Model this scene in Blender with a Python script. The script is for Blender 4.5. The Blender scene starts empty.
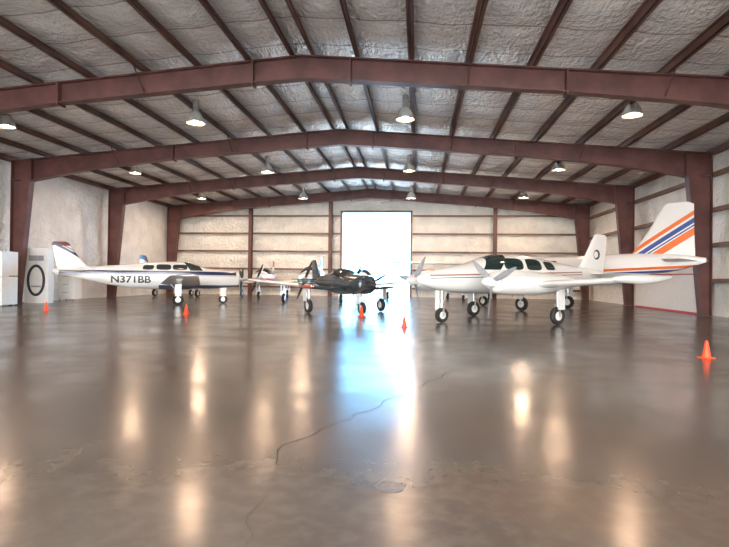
import bpy, math, random
from mathutils import Vector, Matrix, noise
random.seed(4)
S=bpy.context.scene
COL=S.collection
CX=-2.75; HW=12.2
YF=-6.2; YB=31.6
ZR=6.25; SL=0.08
FRAMES=[-6.0,-0.1,6.03,12.15,18.25,24.45,30.55]
def zt(x): return ZR-SL*abs(x-CX)

# ------------------------------------------------------------ node helpers
class G:
    def __init__(s,nt): s.nt=nt
    def m(s,op,a,b=None,c=None):
        n=s.nt.nodes.new('ShaderNodeMath'); n.operation=op
        for i,v in enumerate((a,b,c)):
            if v is None: continue
            if isinstance(v,(int,float)): n.inputs[i].default_value=v
            else: s.nt.links.new(v,n.inputs[i])
        return n.outputs[0]
    def lt(s,a,b): return s.m('LESS_THAN',a,b)
    def gt(s,a,b): return s.m('GREATER_THAN',a,b)
    def an(s,*k):
        r=k[0]
        for q in k[1:]: r=s.m('MULTIPLY',r,q)
        return r
    def orr(s,*k):
        r=k[0]
        for q in k[1:]: r=s.m('MAXIMUM',r,q)
        return r
    def lin(s,x,a,z,b,c): # a*x+b*z+c
        return s.m('ADD',s.m('MULTIPLY_ADD',x,a,c),s.m('MULTIPLY',z,b))
    def mix(s,f,a,b):
        n=s.nt.nodes.new('ShaderNodeMix'); n.data_type='RGBA'
        if isinstance(f,(int,float)): n.inputs[0].default_value=f
        else: s.nt.links.new(f,n.inputs[0])
        for i,v in ((6,a),(7,b)):
            if isinstance(v,tuple): n.inputs[i].default_value=(*v[:3],1)
            else: s.nt.links.new(v,n.inputs[i])
        return n.outputs[2]
    def mixf(s,f,a,b):
        n=s.nt.nodes.new('ShaderNodeMix'); n.data_type='FLOAT'
        s.nt.links.new(f,n.inputs[0])
        for i,v in ((2,a),(3,b)):
            if isinstance(v,(int,float)): n.inputs[i].default_value=v
            else: s.nt.links.new(v,n.inputs[i])
        return n.outputs[0]
    def xyz(s):
        t=s.nt.nodes.new('ShaderNodeTexCoord'); q=s.nt.nodes.new('ShaderNodeSeparateXYZ')
        s.nt.links.new(t.outputs['Object'],q.inputs[0]); return q.outputs[0],q.outputs[1],q.outputs[2]
    def noise(s,scale,detail=3,stretch=None,rough=0.5):
        t=s.nt.nodes.new('ShaderNodeTexCoord'); n=s.nt.nodes.new('ShaderNodeTexNoise')
        n.inputs['Scale'].default_value=scale; n.inputs['Detail'].default_value=detail; n.inputs['Roughness'].default_value=rough
        mp=s.nt.nodes.new('ShaderNodeMapping'); mp.inputs['Scale'].default_value=stretch or (1,1,1)
        mp.inputs['Location'].default_value=(13.31/scale,7.23/scale,3.37/scale); mp.inputs['Rotation'].default_value=(0,0,0) if stretch else (.31,.17,.53)
        s.nt.links.new(t.outputs['Object'],mp.inputs[0]); s.nt.links.new(mp.outputs[0],n.inputs[0])
        return n.outputs[0]
    def ramp(s,f,a,b):
        n=s.nt.nodes.new('ShaderNodeMapRange'); n.interpolation_type='SMOOTHSTEP'; n.inputs[1].default_value=a; n.inputs[2].default_value=b
        s.nt.links.new(f,n.inputs[0]); return n.outputs[0]
    def bump(s,h,strength,dist=0.05):
        n=s.nt.nodes.new('ShaderNodeBump'); n.inputs['Strength'].default_value=strength; n.inputs['Distance'].default_value=dist
        s.nt.links.new(h,n.inputs['Height']); return n.outputs[0]

def newmat(name):
    m=bpy.data.materials.new(name); m.use_nodes=True
    b=m.node_tree.nodes['Principled BSDF']
    return m,G(m.node_tree),b
def mat(name,c,rough=.5,metal=0,emis=None,es=0,var=.12,vs=6,bump=0):
    m,g,b=newmat(name)
    n=g.noise(vs,4)
    col=g.mix(g.ramp(n,.3,.7),tuple(v*(1-var) for v in c),tuple(min(1,v*(1+var)) for v in c))
    m.node_tree.links.new(col,b.inputs['Base Color'])
    b.inputs['Roughness'].default_value=rough; b.inputs['Metallic'].default_value=metal
    if bump:
        m.node_tree.links.new(g.bump(g.noise(vs*4,3),bump,.02),b.inputs['Normal'])
    if emis:
        b.inputs['Emission Color'].default_value=(*emis,1); b.inputs['Emission Strength'].default_value=es
    return m

# ------------------------------------------------------------ mesh helpers
def obj(name,verts,faces,mats,parent=None,smooth=False,fm=None):
    me=bpy.data.meshes.new(name); me.from_pydata([tuple(v) for v in verts],[],faces); me.update()
    if not isinstance(mats,(list,tuple)): mats=[mats]
    for m in mats: me.materials.append(m)
    for i,p in enumerate(me.polygons):
        p.use_smooth=smooth
        if fm: p.material_index=fm[i]
    o=bpy.data.objects.new(name,me); COL.objects.link(o)
    if parent: o.parent=parent
    return o
def empty(name,loc=(0,0,0),rz=0,sc=1):
    e=bpy.data.objects.new(name,None); e.empty_display_size=.2; COL.objects.link(e)
    e.location=loc; e.rotation_euler=(0,0,rz); e.scale=(sc,)*3
    return e
class MB:
    """mesh accumulator"""
    def __init__(s): s.v=[];s.f=[];s.m=[]
    def add(s,v,f,mi=0):
        o=len(s.v); s.v+= [tuple(q) for q in v]; s.f+=[tuple(i+o for i in q) for q in f]; s.m+=[mi]*len(f)
    def box(s,x0,x1,y0,y1,z0,z1,mi=0):
        s.add([(x0,y0,z0),(x1,y0,z0),(x1,y1,z0),(x0,y1,z0),(x0,y0,z1),(x1,y0,z1),(x1,y1,z1),(x0,y1,z1)],
              [(0,3,2,1),(4,5,6,7),(0,1,5,4),(1,2,6,5),(2,3,7,6),(3,0,4,7)],mi)
    def hexa(s,p,mi=0):
        s.add(p,[(0,3,2,1),(4,5,6,7),(0,1,5,4),(1,2,6,5),(2,3,7,6),(3,0,4,7)],mi)
    def lathe(s,prof,c,axis='z',n=20,mi=0):
        v=[];f=[]
        for r,a in prof:
            for i in range(n):
                t=2*math.pi*i/n; u,w=r*math.cos(t),r*math.sin(t)
                v.append({'z':(c[0]+u,c[1]+w,c[2]+a),'y':(c[0]+w,c[1]+a,c[2]+u),'x':(c[0]+a,c[1]+u,c[2]+w)}[axis])
        for k in range(len(prof)-1):
            for i in range(n):
                j=(i+1)%n; f.append((k*n+i,k*n+j,(k+1)*n+j,(k+1)*n+i))
        f.append(tuple(range(n))[::-1]); f.append(tuple((len(prof)-1)*n+i for i in range(n)))
        s.add(v,f,mi)
    def tube(s,a,b,r0,r1=None,n=10,mi=0):
        a=Vector(a);b=Vector(b); r1=r0 if r1 is None else r1
        d=(b-a).normalized(); u=d.orthogonal().normalized(); w=d.cross(u)
        v=[]
        for p,r in ((a,r0),(b,r1)):
            for i in range(n):
                t=2*math.pi*i/n; v.append(p+u*r*math.cos(t)+w*r*math.sin(t))
        f=[(i,(i+1)%n,n+(i+1)%n,n+i) for i in range(n)]+[tuple(range(n))[::-1],tuple(range(n,2*n))]
        s.add(v,f,mi)
    def rings(s,R,mi=0,cap=True):
        n=len(R[0]); v=[p for r in R for p in r]; f=[]
        for k in range(len(R)-1):
            for i in range(n):
                j=(i+1)%n; f.append((k*n+i,k*n+j,(k+1)*n+j,(k+1)*n+i))
        if cap: f.append(tuple(range(n))[::-1]); f.append(tuple((len(R)-1)*n+i for i in range(n)))
        s.add(v,f,mi)
    def make(s,name,mats,parent=None,smooth=False):
        o=obj(name,s.v,s.f,mats,parent,smooth,s.m)
        if smooth:
            try:
                import bmesh
                bm=bmesh.new(); bm.from_mesh(o.data)
                bmesh.ops.recalc_face_normals(bm,faces=bm.faces)
                for e in bm.edges:
                    if len(e.link_faces)==2 and e.calc_face_angle(0)>math.radians(42): e.smooth=False
                bm.to_mesh(o.data); bm.free()
            except Exception as ex: print(ex)
        return o

# ------------------------------------------------------------ materials
M_steel=mat('red_oxide_steel',(.115,.044,.038),.5,.0,var=.25,vs=2,bump=.1)
M_purlin=mat('purlin_steel',(.14,.066,.05),.5,.0,var=.3,vs=1.2)
M_girt=mat('girt_steel',(.20,.115,.08),.55,var=.2,vs=2)
def insulation(name,c,rough=.42,metal=.15,seam=None,dist=.07):
    m,g,b=newmat(name)
    n1=g.noise(1.4,4); n2=g.noise(7,4,(1,1,1))
    col=g.mix(g.ramp(n1,.3,.7),tuple(v*.86 for v in c),c)
    n3=g.noise(16,2,(1,.25,.25))
    if seam:
        x,y,z=g.xyz()
        fr=g.m('ABSOLUTE',g.m('SUBTRACT',g.m('FRACT',g.m('DIVIDE',g.m('ADD',y,.4+.61),1.22)),.5))
        col=g.mix(g.m('MULTIPLY',g.lt(fr,.02),.55),col,(.25,.22,.19))
    m.node_tree.links.new(col,b.inputs['Base Color'])
    b.inputs['Roughness'].default_value=rough; b.inputs['Metallic'].default_value=metal
    m.node_tree.links.new(g.bump(g.m('ADD',n2,g.m('MULTIPLY',n3,.5)),1.0,dist),b.inputs['Normal'])
    return m
M_roof=insulation('roof_insulation_foil',(.95,.955,.94),.25,.45,seam=True,dist=.11)
M_wallw=insulation('white_wall_insulation',(.88,.89,.89),.38,.1,dist=.09)
M_wallc=insulation('cream_wall_insulation',(.84,.82,.76),.42,.05,dist=.08)
# floor
m,g,b=newmat('polished_concrete'); L=m.node_tree.links
n1=g.noise(.22,5,None,.6); n2=g.noise(.9,5,None,.6); n3=g.noise(9,3); n4=g.noise(.45,4,None,.6)
c1=g.mix(g.ramp(n1,.35,.65),(.092,.078,.067),(.155,.138,.122))
c2=g.mix(g.m('MULTIPLY',g.ramp(n2,.38,.62),.6),c1,(.06,.048,.04))
c3=g.mix(g.m('MULTIPLY',g.ramp(n3,.4,.7),.2),c2,(.18,.16,.14))
c4=g.mix(g.m('MULTIPLY',g.ramp(n4,.5,.66),.6),c3,(.12,.085,.062))
L.new(c4,b.inputs['Base Color'])
L.new(g.mixf(g.ramp(n2,.3,.7),.16,.27),b.inputs['Roughness'])
b.inputs['Specular IOR Level'].default_value=.72
M_floor=m
M_apron=mat('apron_concrete',(.42,.39,.35),.8,var=.15,vs=.5)
M_black=mat('rubber_black',(.02,.02,.02),.7)
M_dark=mat('dark_paint',(.03,.03,.035),.4)
M_metal=mat('bare_aluminium',(.6,.6,.6),.3,.8)
M_white=mat('white_enamel',(.76,.76,.74),.3,var=.03)
M_grey=mat('grey_plastic',(.3,.31,.33),.5)
M_red=mat('red_trim_paint',(.45,.03,.03),.4)
M_orange=mat('cone_orange',(.85,.07,.015),.45,var=.05)
M_conew=mat('cone_base_orange',(.75,.08,.02),.5)
M_crack=mat('crack_filler',(.03,.025,.02),.8)
M_drain=mat('drain_cover_iron',(.075,.065,.057),.3,var=.3,vs=30)

# ------------------------------------------------------------ shell
mb=MB(); mb.box(CX-HW-.6,CX+HW+.6,YF,YB+.3,-.2,0); mb.make('floor',M_floor)
mb=MB(); mb.box(-70,70,-60,90,-.5,-.205); mb.make('ground_apron',M_apron)

POFF=[.25,1.3,2.55,3.85,5.25,6.65,8.1,9.5,10.9]
px=sorted([CX+o for o in POFF]+[CX-o for o in POFF]+[CX-HW-.1,CX+HW+.1])
# ceiling: draped insulation
xs=[]
for a,c in zip(px[:-1],px[1:]):
    k=3 if c-a<.7 else 8
    xs+=[(a+(c-a)*i/k,i/k) for i in range(k)]
xs=[(CX-HW-.3,0)]+xs+[(px[-1],0),(CX+HW+.3,0)]
ys=[YF+ .13*i for i in range(int((YB+.2-YF)/.13)+1)]+[YB+.25]
v=[];f=[]
for y in ys:
    s=abs(math.sin(math.pi*(y+.4)/1.22))**.6
    for x,t in xs:
        sp=math.sin(math.pi*t)
        dz=-.085*sp*(.25+.75*s)+ .05*noise.noise((x*1.6,y*2.6,0))*sp
        v.append((x,y,zt(x)+.205+dz))
nx=len(xs)
for j in range(len(ys)-1):
    for i in range(nx-1):
        f.append((j*nx+i,(j+1)*nx+i,(j+1)*nx+i+1,j*nx+i+1))
obj('ceiling',v,f,M_roof,smooth=True)
# outer roof skin
mb=MB()
for sgn in (-1,1):
    x1=CX+sgn*(HW+.7)
    a,c=(CX,x1)
    mb.hexa([(a,YF-.3,zt(a)+.32),(c,YF-.3,zt(c)+.32),(c,YB+.6,zt(c)+.32),(a,YB+.6,zt(a)+.32),
             (a,YF-.3,zt(a)+.38),(c,YF-.3,zt(c)+.38),(c,YB+.6,zt(c)+.38),(a,YB+.6,zt(a)+.38)])
mb.make('roof_panel',M_metal)
# purlins (Z sections)
pr=empty('roof_purlins')
for k,x in enumerate(px[1:-1]):
    mb=MB(); z=zt(x)
    mb.box(x-.012,x+.012,YF,YB-.03,z+.02,z+.2)
    mb.box(x-.012,x+.075,YF,YB-.03,z+.02,z+.035)
    mb.box(x+.06,x+.075,YF,YB-.03,z+.02,z+.055)
    mb.box(x-.075,x+.012,YF,YB-.03,z+.18,z+.195)
    mb.make('purlin_%d'%(k+1),M_purlin,pr)
# frames
def frame(y):
    pairs=[((-HW,0),(-HW+.3,0)),((-HW,4.6),(-HW+.72,4.55)),((-HW,zt(CX-HW)),(-HW+.78,4.55)),
           ((-9,zt(CX-9)),(-9,zt(CX-9)-.56)),((-6,zt(CX-6)),(-6,zt(CX-6)-.48)),((-1.15,zt(CX-1.15)),(-1.15,zt(CX-1.15)-.5)),((0,ZR),(0,ZR-.52))]
    pairs=pairs+[((-a[0],a[1]),(-b_[0],b_[1])) for a,b_ in pairs[-2::-1]]
    mb=MB(); w=.13
    for (o0,i0),(o1,i1) in zip(pairs[:-1],pairs[1:]):
        P=[o0,o1,i1,i0]
        mb.hexa([(CX+p[0],y-.01,p[1]) for p in P]+[(CX+p[0],y+.01,p[1]) for p in P])
        for a,b_ in ((o0,o1),(i0,i1)):
            d=Vector((b_[0]-a[0],b_[1]-a[1]))
            if d.length<.1: continue
            n=Vector((-d.y,d.x)).normalized()*.014
            A=[(CX+a[0]-n.x,a[1]-n.y),(CX+b_[0]-n.x,b_[1]-n.y),(CX+b_[0]+n.x,b_[1]+n.y),(CX+a[0]+n.x,a[1]+n.y)]
            mb.hexa([(p[0],y-w,p[1]) for p in A]+[(p[0],y+w,p[1]) for p in A])
    for xo,dep in ((-1.15,.5),(1.15,.5),(-6,.48),(6,.48),(-11.42,.74),(11.42,.74)):
        z=zt(CX+xo); mb.box(CX+xo-.025,CX+xo+.025,y-.15,y+.15,z-dep-.07,z-.0)
    for xo in (-12.05,12.05): # knee stiffeners and base plate
        mb.box(CX+xo-.15,CX+xo+.15,y-.13,y+.13,4.54,4.57)
        mb.box(CX+xo-.15 if xo<0 else CX+xo-.2,CX+xo+.2 if xo<0 else CX+xo+.15,y-.17,y+.17,.0,.03)
    for s in (-1,1):   # flange braces
        for xo in (3.85,8.1):
            X=CX+s*xo; z=zt(X)
            mb.tube((X,y,z-.45),(X,y+.5,z+.02),.018,n=5); mb.tube((X,y,z-.45),(X,y-.5,z+.02),.018,n=5)
    mb.make('steel_portal_frame',M_steel)
for y in FRAMES: frame(y)

# side walls
def sheet(name,mat_,fn,us,vs):
    v=[];f=[]
    for a in us:
        for c in vs: v.append(fn(a,c))
    n=len(vs)
    for i in range(len(us)-1):
        for j in range(n-1): f.append((i*n+j,(i+1)*n+j,(i+1)*n+j+1,i*n+j+1))
    return obj(name,v,f,mat_,smooth=True)
def rng(a,b,s):
    n=max(1,int(round((b-a)/s))); return [a+(b-a)*i/n for i in range(n+1)]
def wl(y,z):
    s=abs(math.sin(math.pi*y/1.5))
    return (CX-HW-.24-.05*s-.05*noise.noise((y*1.3,z*.8,3)),y,z)
ze=zt(CX-HW)+.25
sheet('wall_left',M_wallw,wl,rng(YF,YB+.1,.15),rng(0,ze,.3))
def wr(y,z):
    s=abs(math.sin(math.pi*z/1.15)); 
    return (CX+HW+.26-.05*noise.noise((y*1.3,z*.8,7))+.05*s,y,z)
sheet('wall_right',M_wallc,wr,rng(YF,YB+.1,.15),rng(0,ze,.12))
mb=MB()
for z in (1.15,2.3,3.45,4.6):
    mb.box(CX+HW+.03,CX+HW+.045,YF,YB-.02,z-.055,z+.055); mb.box(CX+HW+.03,CX+HW+.19,YF,YB-.02,z-.065,z-.055); mb.box(CX+HW+.03,CX+HW+.19,YF,YB-.02,z+.055,z+.065)
mb.make('girts_side_wall',M_girt)
for s,nm in ((-1,'left'),(1,'right')):
    x=CX+s*(HW+.09); mb=MB(); mb.box(x-.06,x+.06,YF,YB-.02,zt(x)-.02,zt(x)+.17); mb.make('trim_eave_'+nm,M_purlin)
# outer metal skins
mb=MB(); mb.box(CX-HW-.6,CX-HW-.56,YF,YB+.35,-.2,ze); mb.box(CX+HW+.6,CX+HW+.64,YF,YB+.35,-.2,ze)
mb.make('siding_panels',M_metal)
# back wall with opening
WX0,WX1,WZ0,WZ1=-4.5,-.45,0.0,5.0
v=[];f=[]
X=rng(CX-HW-.25,WX0,.2)+rng(WX0,WX1,.25)[1:]+rng(WX1,CX+HW+.35,.2)[1:]
Z=rng(WZ0,WZ1,.125)+[WZ1+.2,WZ1+.4,WZ1+.6,9]
for x in X:
    for z in Z:
        zz=min(z,zt(x)+.25) if z>WZ1 else z
        y=YB+.05*abs(math.sin(math.pi*(z+.05)/1.08))+.04*noise.noise((x,z*1.5,1))
        if z>WZ1+.05 and z<9: zz=WZ1+(zt(x)+.25-WZ1)*(z-WZ1)/.8
        v.append((x,y,zz))
n=len(Z)
for i in range(len(X)-1):
    for j in range(n-1):
        xm=(X[i]+X[i+1])/2; zm=(Z[j]+Z[j+1])/2
        if WX0<xm<WX1 and WZ0<zm<WZ1: continue
        f.append((i*n+j,(i+1)*n+j,(i+1)*n+j+1,i*n+j+1))
obj('wall_back',v,f,M_wallc,smooth=True)
for a,c in ((CX-HW+.1,WX0-.14),(WX1+.14,CX+HW-.1)):
    mb=MB()
    for z in (.5,1.58,2.65,3.73,4.8):
        mb.box(a,c,YB-.14,YB-.12,z-.05,z+.05); mb.box(a,c,YB-.14,YB-.03,z+.05,z+.06)
    mb.make('girts_end_wall',M_girt)
for x in (-10.1,-5.2,4.46):
    mb=MB()
    mb.box(x-.1,x+.1,YB-.42,YB-.4,0,zt(x)-.05); mb.box(x-.1,x+.1,YB-.17,YB-.15,0,zt(x)-.05); mb.box(x-.01,x+.01,YB-.4,YB-.17,0,zt(x)-.05)
    mb.make('end_wall_post',M_steel)
mb=MB()
mb.box(WX0-.12,WX0,YB-.2,YB-.045,0,WZ1+.12); mb.box(WX1,WX1+.12,YB-.2,YB-.045,0,WZ1+.12)
mb.box(WX0,WX1,YB-.2,YB-.045,WZ1,WZ1+.12)
mb.make('door_1',M_girt)

# ------------------------------------------------------------ floor details
def ribbon(name,pts,w,mt):
    v=[];f=[]
    for i,(x,y) in enumerate(pts):
        a=pts[max(0,i-1)];c=pts[min(len(pts)-1,i+1)]
        d=Vector((c[0]-a[0],c[1]-a[1])).normalized(); ww=w*random.uniform(.5,1.3)
        v+=[(x-d.y*ww,y+d.x*ww,.002),(x+d.y*ww,y-d.x*ww,.002)]
    for i in range(len(pts)-1): f.append((2*i,2*i+1,2*i+3,2*i+2))
    obj(name,v,f,mt)
def crack(p0,p1,n,amp,seed):
    P=[]
    for i in range(n+1):
        t=i/n; d=amp*noise.noise((t*6,seed+.3,0.2))*1.6+amp*.3*noise.noise((t*30,seed+.3,2.4))
        P.append((p0[0]+(p1[0]-p0[0])*t+d,p0[1]+(p1[1]-p0[1])*t))
    return P
ribbon('floor_crack',crack((-.72,2.1),(-.85,3.4),30,.05,1)+crack((-.83,3.45),(-.45,4.3),20,.04,2)+crack((-.45,4.35),(.5,6.5),30,.08,5),.0028,M_crack)
ribbon('floor_crack',crack((-4.2,4.4),(-5.2,9),40,.2,5),.002,M_crack)
mb=MB(); mb.lathe([(.075,.0),(.075,.003),(.068,.003),(.067,.0015),(.0005,.0015)],(-.13,2.8,0),n=28)
mb.make('floor_drain',M_drain,smooth=False)

# ------------------------------------------------------------ lamps
M_lampm=mat('lamp_reflector',(.62,.63,.62),.25,.6)
M_lampg=mat('lamp_glow',(1,.9,.75),.3,emis=(1,.58,.34),es=130)
def lamp(x,y,zb,power):
    e=empty('high_bay_lamp',(x,y,zb))
    zc=zt(x)-zb
    mb=MB()
    mb.tube((0,0,.62),(0,0,zc),.012,n=6)
    mb.lathe([(.0005,.66),(.075,.66),(.085,.62),(.085,.36),(.1,.33),(.07,.33),(.07,.33)],(0,0,0),n=20)
    mb.make('hanger_and_ballast',M_lampm,e,True)
    mb=MB(); P=[(.09,.34),(.13,.30),(.2,.18),(.245,.05),(.25,0)]
    n=28;R=[]
    for r,a in P: R.append([(r*math.cos(2*math.pi*i/n),r*math.sin(2*math.pi*i/n),a) for i in range(n)])
    mb.rings(R,cap=False); o=mb.make('reflector',M_lampm,e,True)
    sm=o.modifiers.new('sol','SOLIDIFY'); sm.thickness=.006
    mb=MB(); mb.lathe([(.0005,.02),(.06,.03),(.09,.09),(.08,.17),(.05,.27),(.0005,.3)],(0,0,0),n=16); mb.make('bulb',M_lampg,e,True)
    l=bpy.data.lights.new('lamp_light','AREA'); l.shape='DISK'; l.size=.4; l.energy=power; l.color=(1,.72,.5)
    lo=bpy.data.objects.new('lamp_light',l); COL.objects.link(lo); lo.parent=e; lo.location=(0,0,.005)
LX=(-11.9,-6.2,-.37,5.45)
for y,zb,pw in ((-3,5.35,30),(3.,5.35,30),(14.2,5.35,22),(21.3,5.4,50),(28.2,5.35,110)):
    for x in LX: lamp(x,y,zb,pw)

# ------------------------------------------------------------ cones
def cone(x,y,h=.27):
    e=empty('traffic_cone',(x,y,0),random.uniform(0,1.5))
    mb=MB(); s=h/.3
    w=.1*s
    mb.box(-w,w,-w,w,0,.016*s)
    mb.make('base',M_conew,e)
    mb=MB(); mb.lathe([(.078*s,.014*s),(.072*s,.03*s),(.024*s,.285*s),(.018*s,.3*s),(.012*s,.3*s)],(0,0,0),n=24)
    mb.make('cone_body',M_orange,e,True)
YAW=math.radians(5.7)
H=1.1
def scr(x,d):  # place by real-world ground position: lateral offset from sight line
    l=(x-364.5)/530*d
    return (-math.sin(YAW)*d+math.cos(YAW)*l, math.cos(YAW)*d+math.sin(YAW)*l)
for x,d,h in ((707,7.7,.25),(405,11.9,.25),(187,15.2,.28),(362,15.2,.28),(47,16,.26)):
    p=scr(x,d); cone(round(p[0],2),round(p[1],2),h)

# ------------------------------------------------------------ aircraft builder
def cr(P,t):
    n=len(P)-1; i=min(int(t),n-1); u=t-i
    p=[P[max(0,i-1)],P[i],P[i+1],P[min(n,i+2)]]
    return tuple(.5*((2*b)+(c-a)*u+(2*a-5*b+4*c-d)*u*u+(3*b-a-3*c+d)*u**3) for a,b,c,d in zip(*p))
def body(mb,st,n=40,sub=6,mi=0,y0=0,ex=2.3):
    R=[]
    N=(len(st)-1)*sub
    for k in range(N+1):
        x,zc,w,h=cr(st,k/sub)[:4]; w=max(w,.01);h=max(h,.01)
        r=[]
        for i in range(n):
            t=2*math.pi*i/n; c,s=math.cos(t),math.sin(t)
            r.append((x,y0+w*math.copysign(abs(c)**(2/ex),c),zc+h*math.copysign(abs(s)**(2/ex),s)))
        R.append(r)
    mb.rings(R,mi)
def foil(le,ch,th,axis,n=11):
    P=[]
    def t(x): return 5*th*ch*(.2969*math.sqrt(x)-.126*x-.3516*x*x+.2843*x**3-.1015*x**4)
    us=[.5*(1-math.cos(math.pi*i/(n-1))) for i in range(n)]
    for u in us[::-1]: P.append((u,t(u)))
    for u in us[1:-1]: P.append((u,-t(u)*.8 if axis=='z' else -t(u)))
    out=[]
    for u,o in P:
        if axis=='z': out.append((le[0]-u*ch,le[1],le[2]+o))
        else: out.append((le[0]-u*ch,le[1]+o,le[2]))
    return out
def surf(mb,secs,axis,mi=0):
    mb.rings([foil(s[:3],s[3],s[4],axis) for s in secs],mi)
def wing(mb,xle,z,cr_,ct,half,sweep,dih,th=.14,mi=0,root=0):
    S_=[]
    for y in (half,half*.985,half*.96,half*.6,half*.3,0):
        t=y/half; ch=cr_+(ct-cr_)*t
        k=1 if t<.965 else (.82 if t<.99 else .5)
        S_.append((xle-sweep*t-(1-k)*ch*.45,y,z+dih*y,ch*k,th*(1 if k==1 else .5)))
    secs=S_+[(a,-y,c,d,e) for a,y,c,d,e in S_[-2::-1]]
    surf(mb,secs,'z',mi)
def prop(parent,x,y,z,r,nb,ang,mt_b,mt_s,sp=.13):
    mb=MB()
    for k in range(nb):
        a=ang+2*math.pi*k/nb; R=[]
        for j in range(9):
            t=j/8; rr=.06+(r-.06)*t; w=(.04+.045*math.sin(math.pi*min(1,t*1.05+.1)))*(1 if t<.95 else .5)*r/.95
            th=.02*(1-t)+.006; tw=math.radians(60-45*t)
            ring=[]
            for q in range(8):
                ph=2*math.pi*q/8; u=w*math.cos(ph); o=th*math.sin(ph)
                tang=u*math.cos(tw)-o*math.sin(tw); ax=u*math.sin(tw)+o*math.cos(tw)
                ring.append((x+ax,y+rr*math.cos(a)-tang*math.sin(a),z+rr*math.sin(a)+tang*math.cos(a)))
            R.append(ring)
        mb.rings(R)
    mb.make('propeller_blades',mt_b,parent,True)
    mb=MB(); mb.lathe([(sp,-.1),(sp*1.02,0),(sp*.9,.12),(sp*.6,.24),(sp*.2,.31),(.002,.32)],(x,y,z),'x',20); mb.make('spinner',mt_s,parent,True)
def gear(parent,x,y,top,r,name,fair=None,door=False,rake=.0,side=0):
    mb=MB()
    mb.tube((x+rake,y,top),(x,y,r+.02),.04,.03,mi=1)
    mb.tube((x,y-.09,r),(x,y+.09,r),.02,mi=1)
    for dy in (-.085,.085): mb.box(x-.02,x+.02,y+dy-.012,y+dy+.012,r-.02,r*2.2,1)
    mb.box(x-.02,x+.02,y-.09,y+.09,r*2.15,r*2.3,1)
    mb.tube((x,y,r*2.3),(x-.3,y,top),.018,mi=1)
    w=.07
    mb.lathe([(r*.5,-w*.7),(r*.85,-w),(r*.97,-w*.6),(r,0),(r*.97,w*.6),(r*.85,w),(r*.5,w*.7)],(x,y,r),'y',24,0)
    mb.lathe([(.01,-w*.8),(r*.5,-w*.75),(r*.5,w*.75),(.01,w*.8)],(x,y,r),'y',16,2)
    if door: 
        s=1 if y>0 else -1
        mb.box(x-.13,x+.13,y+s*.13,y+s*.145,r*1.7,top,2)
    mb.make(name,[M_black,M_metal,M_white],parent,True)
def glasspaint(name,base,rules,rough=.22):
    """rules: (fn(g,x,y,z)->mask, color, roughness)"""
    m,g,b=newmat(name); x,y,z=g.xyz()
    n=g.noise(2,3); c=g.mix(n,tuple(v*.95 for v in base),base); r=rough
    for fn,colr,rg in rules:
        k=fn(g,x,y,z)
        c=g.mix(k,c,colr)
        r=g.mixf(k,r,rg)
    m.node_tree.links.new(c,b.inputs['Base Color'])
    if isinstance(r,float): b.inputs['Roughness'].default_value=r
    else: m.node_tree.links.new(r,b.inputs['Roughness'])
    b.inputs['Coat Weight'].default_value=.3; b.inputs['Coat Roughness'].default_value=.08
    return m
def win(cx,cz,w,h,sk=0,p=4):
    def fn(g,x,y,z):
        u=g.m('ABSOLUTE',g.m('DIVIDE',g.lin(x,1,z,sk,-cx-sk*cz),w)); v_=g.m('ABSOLUTE',g.m('DIVIDE',g.m('SUBTRACT',z,cz),h))
        return g.lt(g.m('ADD',g.m('POWER',u,p),g.m('POWER',v_,p)),1)
    return fn
def wins(L_):
    return lambda g,x,y,z: g.orr(*[win(*q)(g,x,y,z) for q in L_])
def shield(x0,x1,z0,sk=0,post=.03):
    def fn(g,x,y,z):
        u=g.lin(x,1,z,sk,0)
        return g.an(g.gt(u,x0),g.lt(u,x1),g.gt(z,z0),g.gt(g.m('ABSOLUTE',y),post))
    return fn
def band(a,c0,c1,x0=-99,x1=99):
    def fn(g,x,y,z):
        u=g.lin(x,a,z,1,0); return g.an(g.gt(u,c0),g.lt(u,c1),g.gt(x,x0),g.lt(x,x1))
    return fn
WHT=(.80,.80,.79); GLASS=(.03,.035,.04)
def heading(hx,hy): return math.atan2(hy,hx)

def text_on(parent,s,x,z,size,st,side,mt,ex=2.3):
    cu=bpy.data.curves.new('reg','FONT'); cu.body=s; cu.size=size; cu.align_x='CENTER'; cu.align_y='CENTER'; cu.offset=.012
    to=bpy.data.objects.new('reg_tmp',cu); COL.objects.link(to)
    bpy.context.view_layer.update()
    me=bpy.data.meshes.new_from_object(to.evaluated_get(bpy.context.evaluated_depsgraph_get()))
    bpy.data.objects.remove(to)
    import bmesh
    bm=bmesh.new(); bm.from_mesh(me)
    bmesh.ops.triangulate(bm,faces=bm.faces[:])
    bmesh.ops.subdivide_edges(bm,edges=bm.edges[:],cuts=3,use_grid_fill=True)
    bm.to_mesh(me); bm.free()
    sx=sorted([cr(st,k/8) for k in range((len(st)-1)*8+1)],key=lambda q:q[0])
    for v_ in me.vertices:
        X_=x+v_.co.x*(1 if side<0 else -1)*1.15; Z_=z+v_.co.y
        for a,c in zip(sx[:-1],sx[1:]):
            if a[0]<=X_<=c[0]:
                t=(X_-a[0])/(c[0]-a[0]); zc,w,h=[a[k]+(c[k]-a[k])*t for k in (1,2,3)]
                break
        q=max(0,1-abs((Z_-zc)/h)**ex)**(1/ex)
        v_.co=(X_,side*(w*q+.02),Z_)
    me.materials.clear(); me.materials.append(mt)
    o=bpy.data.objects.new('registration_letters',me); COL.objects.link(o); o.parent=parent

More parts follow.
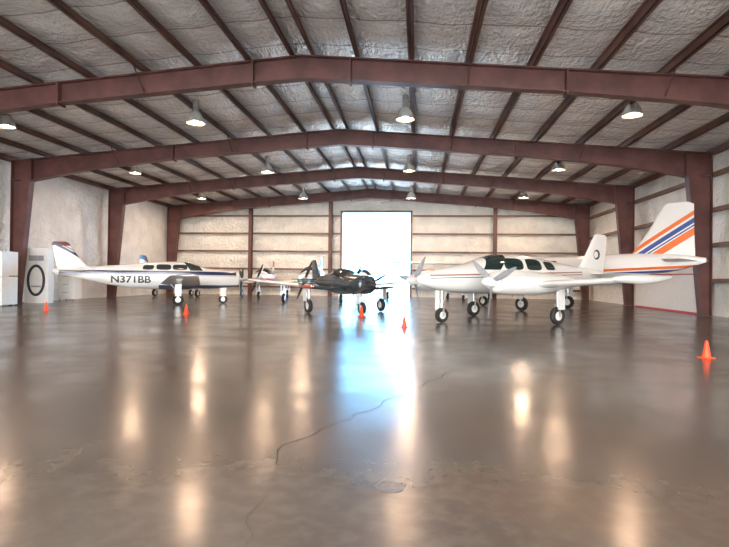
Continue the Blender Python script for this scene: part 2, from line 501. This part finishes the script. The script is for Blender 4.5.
def single(name,loc,h,sc,paint,st,finp,wingp,stab,prop_r=.95,mats=None,hi=False,gx=(-.15,1.45),text=None,nb=3,pa=.5,ex=2.3):
    e=empty(name,(loc[0],loc[1],0),heading(*h),sc)
    mb=MB(); body(mb,st,ex=ex); mb.make('fuselage',paint,e,True)
    mb=MB(); wing(mb,**wingp); mb.make('wings',mats['wing'],e,True)
    mb=MB(); wing(mb,**stab); mb.make('horizontal_stabilizer',mats['wing'],e,True)
    mb=MB(); surf(mb,finp,'y'); mb.make('vertical_fin',mats['fin'],e,True)
    nz=st[0]
    prop(e,nz[0]+.08,0,nz[1],prop_r,nb,pa,M_dark,mats['spin'])
    top=wingp['z']+.05
    if hi:
        gear(e,gx[1],0,.75,.17,'nose_gear')
        for y in (-1,1):
            mb=MB(); mb.hexa([(gx[0]-.09,y*.35,.72),(gx[0]+.09,y*.35,.72),(gx[0]+.06,y*1.1,.2),(gx[0]-.06,y*1.1,.2),
                              (gx[0]-.09,y*.35,.77),(gx[0]+.09,y*.35,.77),(gx[0]+.06,y*1.1,.24),(gx[0]-.06,y*1.1,.24)])
            mb.lathe([(.01,-.07),(.1,-.065),(.18,-.06),(.2,0),(.18,.06),(.1,.065),(.01,.07)],(gx[0],y*1.18,.2),'y',20,1)
            mb.tube((wingp['xle']-.5,y*2.0,wingp['z']-.04),(.1,y*.5,.9),.035,mi=0)
            mb.make('main_gear_and_strut_%d'%(1 if y>0 else 2),[M_white,M_black],e,True)
    else:
        gear(e,gx[1],0,.85,.2,'nose_gear',None,True)
        for y in (-1.35,1.35): gear(e,gx[0],y,top,.23,'main_gear_%d'%(1 if y>0 else 2),None,True)
    if text: text_on(e,text[0],text[1],text[2],text[3],st,-1,M_dark,ex); 
    return e

bst=[(2.48,1.14,.13,.14),(2.36,1.14,.34,.33),(1.7,1.13,.47,.42),(1.0,1.14,.54,.46),(.62,1.2,.56,.52),(.1,1.25,.58,.61),(-.7,1.25,.58,.62),(-1.5,1.24,.52,.57),(-2.5,1.22,.38,.48),(-3.8,1.3,.2,.30),(-4.8,1.38,.09,.16),(-5.15,1.4,.03,.06)]
NAVY=(.02,.03,.09); MAROON=(.14,.015,.03)
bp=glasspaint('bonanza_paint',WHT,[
  (band(.0,1.29,1.45,-4.9,2.3),NAVY,.25),(band(.0,1.25,1.27,-4.9,2.3),MAROON,.25),
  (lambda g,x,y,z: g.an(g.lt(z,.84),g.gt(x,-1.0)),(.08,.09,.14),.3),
  (wins([(-.13,1.62,.3,.12,0),(-.8,1.62,.3,.12,0),(-1.42,1.60,.22,.10,-.3)]),GLASS,.08),
  (shield(1.42,1.95,1.48,.75),GLASS,.08)])
bfin=glasspaint('fin_paint_navy_maroon',WHT,[(band(-.0,2.45,2.7),MAROON,.3),(band(.55,-.32,-.2),NAVY,.3),(band(.55,-.16,-.12),MAROON,.3)])
wingw=glasspaint('wing_white',WHT,[(lambda g,x,y,z: g.lt(x,-1.3),(.7,.7,.69),.3)])
fin_b=[(-3.3,0,1.45,1.6,.06),(-3.85,0,1.62,1.15,.09),(-4.25,0,2.1,.85,.09),(-4.55,0,2.55,.64,.09),(-4.68,0,2.62,.45,.05)]
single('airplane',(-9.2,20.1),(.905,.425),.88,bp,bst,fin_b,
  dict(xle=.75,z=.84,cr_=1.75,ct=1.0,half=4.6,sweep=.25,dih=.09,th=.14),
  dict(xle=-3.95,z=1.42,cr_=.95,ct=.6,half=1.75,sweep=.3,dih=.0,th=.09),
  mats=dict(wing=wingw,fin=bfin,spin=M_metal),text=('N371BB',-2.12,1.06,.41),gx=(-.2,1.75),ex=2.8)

# ---- high wing aircraft
hst=[(1.9,1.12,.14,.14),(1.8,1.12,.36,.3),(1.2,1.12,.45,.36),(.75,1.15,.5,.42),(.35,1.35,.52,.62),(-.4,1.4,.52,.66),(-1.2,1.35,.46,.56),(-2.2,1.3,.28,.34),(-3.3,1.38,.12,.18),(-3.5,1.4,.05,.08)]
def hp(nm,c1,c2): return glasspaint(nm,WHT,[(band(-.03,1.05,1.17),c1,.3),(band(-.03,.96,1.01),c2,.3),
   (wins([(.02,1.62,.28,.2,0),(-.65,1.62,.26,.2,0),(-1.2,1.6,.16,.16,-.2)]),GLASS,.08),(shield(1.3,2.0,1.42,.6,.02),GLASS,.08)])
fin_h=[(-2.2,0,1.5,1.3,.06),(-2.65,0,1.75,.95,.09),(-3.1,0,2.45,.62,.09),(-3.2,0,2.52,.4,.05)]
for loc,h,c1,c2 in (((2.6,28.0),(-.25,-.97),(.05,.12,.35),(.5,.1,.03)),):
    hf=glasspaint('fin_paint_stripe',WHT,[(band(.5,.75,1.0),c1,.3),(band(.5,.5,.68),c2,.3),(band(0,2.2,2.6),c1,.3)])
    single('high_wing_airplane',loc,h,.92,hp('high_wing_paint',c1,c2),hst,fin_h,
      dict(xle=.45,z=2.06,cr_=1.5,ct=1.1,half=4.6,sweep=.1,dih=.02,th=.12),
      dict(xle=-2.5,z=1.4,cr_=.85,ct=.6,half=1.6,sweep=.2,dih=0,th=.08),
      mats=dict(wing=wingw,fin=hf,spin=M_white),hi=True,gx=(-.3,1.25),nb=2,prop_r=.9,pa=.3)

# ---- small white low wing aircraft
sst=[(2.0,1.1,.13,.13),(1.9,1.1,.33,.27),(1.3,1.08,.44,.34),(.8,1.1,.5,.4),(.3,1.2,.52,.52),(-.5,1.22,.52,.55),(-1.3,1.2,.42,.46),(-2.4,1.2,.26,.3),(-3.4,1.27,.12,.16),(-3.7,1.3,.04,.07)]
TEAL=(.02,.22,.26); DRED=(.35,.03,.03)
for loc,h,c1,c2,half in (((-4.4,21.9),(.05,-1),TEAL,DRED,3.0),((-8.1,27.5),(.1,-1),DRED,TEAL,3.1),
                         ((-12.45,26.6),(.1,1),NAVY,DRED,2.3),((-2.75,27.3),(-.12,-1),DRED,NAVY,2.0)):
    sp=glasspaint('lowwing_paint',WHT,[(band(0,1.0,1.14),c1,.3),(band(0,.93,.98),c2,.3),
      (wins([(-.1,1.5,.28,.14,0),(-.75,1.5,.26,.14,0)]),GLASS,.08),(shield(1.2,1.85,1.38,.75),GLASS,.08)])
    sf=glasspaint('fin_paint_red',WHT,[(band(.4,.7,1.0),c1,.3),(band(0,2.05,2.4),c1,.3)])
    single('low_wing_airplane',loc,h,.9,sp,sst,
      [(-2.4,0,1.35,1.2,.06),(-2.75,0,1.6,.9,.09),(-3.05,0,2.2,.6,.09),(-3.15,0,2.26,.4,.05)],
      dict(xle=.65,z=.8,cr_=1.5,ct=1.05,half=half,sweep=.1,dih=.09,th=.15),
      dict(xle=-2.8,z=1.3,cr_=.8,ct=.55,half=1.4,sweep=.1,dih=0,th=.08),
      mats=dict(wing=wingw,fin=sf,spin=M_grey),nb=2,prop_r=.88,gx=(-.2,1.5),pa=1.2)

# ---- dark navy sport aircraft
dst=[(1.45,.95,.12,.12),(1.38,.95,.32,.28),(.9,.95,.38,.32),(.4,.96,.38,.34),(0,1.02,.37,.42),(-.6,1.04,.35,.44),(-1.2,1.0,.28,.34),(-2.2,1.02,.16,.2),(-3.0,1.08,.05,.1)]
dp=glasspaint('sport_paint_slate',(.032,.046,.058),[(wins([(-.3,1.3,.5,.12,0)]),GLASS,.06),(shield(.9,1.4,1.22,.7,.015),GLASS,.06)])
dw=glasspaint('sport_wing_slate',(.036,.05,.062),[(lambda g,x,y,z: g.gt(g.m('ABSOLUTE',y),1.4),(.4,.07,.03),.3)])
single('sport_airplane',(-2.2,16.7),(.55,-.83),.95,dp,dst,
  [(-2.2,0,1.1,.9,.07),(-2.5,0,1.4,.65,.09),(-2.75,0,1.78,.42,.09),(-2.8,0,1.82,.3,.05)],
  dict(xle=.5,z=.74,cr_=1.15,ct=.75,half=1.65,sweep=.15,dih=.07,th=.15),
  dict(xle=-2.4,z=1.08,cr_=.6,ct=.4,half=1.0,sweep=.15,dih=0,th=.08),
  mats=dict(wing=dw,fin=dw,spin=M_dark),nb=2,prop_r=.68,gx=(-.1,1.05),pa=.5)

# ---- twins
def twin(name,loc,h,sc,st,paint,wingm,finm,fin,wg,stab,eng,tank,nac,gx,door=True):
    e=empty(name,(loc[0],loc[1],0),heading(*h),sc)
    mb=MB(); body(mb,st); mb.make('fuselage',paint,e,True)
    mb=MB(); wing(mb,**wg); mb.make('wings',wingm,e,True)
    mb=MB(); wing(mb,**stab); mb.make('horizontal_stabilizer',wingm,e,True)
    mb=MB(); surf(mb,fin,'y'); mb.make('vertical_fin',finm,e,True)
    for i,s in enumerate((1,-1)):
        ez=eng[1]
        mb=MB(); body(mb,[(eng[2],ez,.15,.15),(eng[2]-.1,ez,.31,.27),(eng[2]-.6,ez,.38,.33),(eng[2]-1.4,ez-.02,.36,.3),(eng[2]-2.3,ez,.26,.22),(eng[2]-3.1,ez+.02,.05,.05)],28,6,y0=s*eng[0])
        mb.make('engine_nacelle_%d'%(i+1),nac,e,True)
        for q in (-1,1):
            mb=MB(); mb.lathe([(.085,0),(.085,.02),(.05,.02),(.0005,.0)],(eng[2]-.05,s*eng[0]+q*.18,ez+.02),'x',16); mb.make('cowl_inlet_%d_%d'%(i+1,1 if q>0 else 2),M_dark,e,True)
        prop(e,eng[2]+.06,s*eng[0],ez,.93,3,.4+i*.5,M_grey,M_white,.14)
        if tank:
            zz=wg['z']+wg['dih']*wg['half']+.03; 
            mb=MB(); body(mb,[(.85,zz,.01,.01),(.7,zz,.07,.06),(.3,zz,.11,.1),(-.2,zz,.12,.11),(-.8,zz+.02,.08,.08),(-1.3,zz+.06,.02,.03)],22,6,y0=s*(wg['half']-.02),ex=2)
            mb.make('wing_tip_fairing_%d'%(i+1),nac,e,True)
        gear(e,gx[0],s*gx[2],wg['z']+.12,.25,'main_gear_%d'%(i+1),None,door)
    gear(e,gx[1],0,st[3][1]-.1,.21,'nose_gear',None,door)
    return e
ORG=(.75,.16,.03); BLU=(.03,.08,.3)
tst=[(3.1,1.2,.03,.03),(2.98,1.2,.15,.13),(2.5,1.2,.32,.27),(1.9,1.22,.45,.37),(1.35,1.26,.54,.43),(.95,1.32,.58,.51),(.4,1.38,.6,.58),(-.4,1.4,.6,.58),(-1.3,1.38,.53,.53),(-2.3,1.38,.36,.40),(-3.4,1.40,.2,.25),(-4.2,1.45,.1,.14),(-4.45,1.47,.03,.06)]
GG=(.015,.032,.030)
tp=glasspaint('twin_paint',WHT,[(band(.03,1.38,1.42,-3.2,2.8),(.3,.13,.07),.3),(band(.03,1.31,1.335,-3.2,2.8),(.1,.08,.07),.3),
  (wins([(.1,1.68,.36,.17,0),(-.72,1.68,.33,.17,0),(-1.45,1.66,.24,.13,-.3)]),GG,.06),
  (shield(1.98,2.55,1.50,.9,.025),GG,.06)])
tfin=glasspaint('twin_fin_paint',WHT,[(lambda g,x,y,z: g.an(win(-4.12,2.1,.17,.17,0,2)(g,x,y,z),g.m('SUBTRACT',1,win(-4.08,2.1,.11,.11,0,2)(g,x,y,z))),(.03,.03,.04),.3)])
tfs=[(-2.8,0,1.5,1.7,.05),(-3.35,0,1.72,1.2,.08),(-3.7,0,2.25,.92,.09),(-4.0,0,2.72,.66,.09),(-4.1,0,2.79,.46,.05)]
twin('twin_engine_airplane',(2.3,14.6),(-.83,-.56),.9,tst,tp,wingw,tfin,tfs,
  dict(xle=.85,z=.98,cr_=1.75,ct=1.1,half=4.35,sweep=.15,dih=.06,th=.15),
  dict(xle=-3.6,z=1.44,cr_=.9,ct=.6,half=1.8,sweep=.25,dih=0,th=.09),
  (1.75,1.16,1.95),True,M_white,(-.35,2.25,1.75))
rst=[(3.6,1.4,.03,.03),(3.45,1.4,.2,.18),(2.9,1.42,.42,.36),(2.1,1.42,.52,.4),(1.4,1.42,.56,.44),(.6,1.42,.58,.5),(-1,1.46,.56,.5),(-2.4,1.55,.46,.44),(-3.6,1.64,.34,.37),(-4.8,1.70,.2,.25),(-5.6,1.76,.04,.07)]
rp=glasspaint('striped_tail_paint',WHT,[(band(.05,1.27,1.35),ORG,.3),(band(.05,1.17,1.23),BLU,.3),
  (wins([(.8,1.68,.25,.12,0),(0,1.68,.25,.12,0),(-.8,1.68,.25,.12,0)]),GLASS,.08),(shield(2.6,3.3,1.6,.8),GLASS,.08)])
rf=glasspaint('striped_fin_paint',WHT,[(band(.65,-.28,-.14),ORG,.3),(band(.65,-.52,-.36),BLU,.3),(band(.65,-.9,-.66),ORG,.3),(band(.65,-.62,-.57),BLU,.3)])
rfs=[(-3.0,0,1.78,2.3,.05),(-3.45,0,2.0,1.85,.08),(-3.95,0,2.7,1.32,.09),(-4.4,0,3.48,.86,.09),(-4.5,0,3.56,.6,.05)]
h2=Vector((-.72,.69)).normalized(); Tp=Vector((8.0,17.3)); c2=Tp+h2*4.8
twin('striped_tail_airplane',(c2.x,c2.y),h2,1.0,rst,rp,wingw,rf,rfs,
  dict(xle=.9,z=1.05,cr_=1.7,ct=1.1,half=3.5,sweep=.2,dih=.08,th=.15),
  dict(xle=-4.45,z=1.72,cr_=1.0,ct=.6,half=1.15,sweep=.3,dih=.05,th=.09),
  (1.6,1.25,1.9),False,M_white,(-.35,2.5,1.6))

# ------------------------------------------------------------ wall side items
e=empty('storage_locker',(-14.36,18.75,0))
mb=MB(); mb.box(-.48,.48,0,.3,.0,2.08); mb.box(-.47,-.01,-.015,0,.06,2.04); mb.box(.01,.47,-.015,0,.06,2.04)
mb.make('cabinet',M_white,e)
mb=MB(); n=48;R=[]
for i in range(n+1):
    a=2*math.pi*i/n; R.append([(math.cos(a)*(.27+q*.1), -.02-dq, .86+math.sin(a)*(.5+q*.1)) for q,dq in ((0,0),(1,0),(1,.015),(0,.015))])
mb.rings(R,cap=False); mb.make('oval_ring',M_dark,e)
mb=MB(); mb.box(-.3,.3,-.03,-.018,1.6,1.8); mb.box(-.2,.2,-.03,-.018,.6,.66); mb.make('labels',M_grey,e)
e=empty('tool_cabinet',(-14.5,20.9,0))
mb=MB(); mb.box(-.36,.36,-.25,.25,.08,1.45); 
for k in range(4): mb.box(-.33,.33,-.27,-.25,.12+k*.33,.42+k*.33)
mb.make('cabinet',M_white,e)
mb=MB(); 
for k in range(4): mb.box(-.12,.12,-.3,-.27,.34+k*.33,.36+k*.33)
for x in (-.3,.3):
    for y in (-.2,.2): mb.tube((x,y,0),(x,y,.08),.03)
mb.make('handles_and_feet',M_grey,e)
e=empty('ice_machine',(-14.1,16.7,0))
mb=MB(); mb.box(-.5,.35,-.35,.35,.05,1.0); mb.box(-.5,.35,-.35,.35,1.03,1.85); mb.make('housing',M_white,e)
mb=MB(); mb.box(-.42,.27,-.37,-.35,.5,.9); 
for k in range(6): mb.box(-.4,.25,-.36,-.35,1.15+k*.08,1.19+k*.08)
for x in (-.42,.27):
    for y in (-.28,.28): mb.tube((x,y,0),(x,y,.05),.03)
mb.make('hatch_vents_feet',M_grey,e)
e=empty('wall_liner_board',(CX+HW-.04,21.3,0))
mb=MB(); mb.box(-.03,0,-2.5,2.6,.05,1.35); mb.make('board',M_white,e)
mb=MB(); mb.box(-.05,0,-2.52,2.62,0,.07); mb.box(-.05,0,-2.52,2.62,1.35,1.39); mb.make('red_trim',M_red,e)

# ------------------------------------------------------------ world / camera
W=bpy.data.worlds.new('sky'); S.world=W; W.use_nodes=True; nt=W.node_tree; g=G(nt)
t=nt.nodes.new('ShaderNodeTexCoord'); q=nt.nodes.new('ShaderNodeSeparateXYZ'); nt.links.new(t.outputs['Generated'],q.inputs[0])
k=g.ramp(q.outputs[1],-.3,.5)
col=g.mix(k,(3.9,3.87,3.8),(.8,2.1,3.6))
bg=nt.nodes['Background']; nt.links.new(col,bg.inputs[0]); bg.inputs[1].default_value=3.1

cam=bpy.data.cameras.new('camera'); co=bpy.data.objects.new('camera',cam); COL.objects.link(co)
cam.sensor_width=36; cam.lens=530/729*36; cam.clip_end=500; cam.clip_start=.05
pitch=math.atan(4.5/530)
co.matrix_world=Matrix.Translation((0,0,H))@Matrix.Rotation(YAW,4,'Z')@Matrix.Rotation(math.pi/2+pitch,4,'X')@Matrix.Rotation(math.radians(.7),4,'Z')
S.camera=co
S.view_settings.view_transform='Standard'
S.view_settings.exposure=0.75
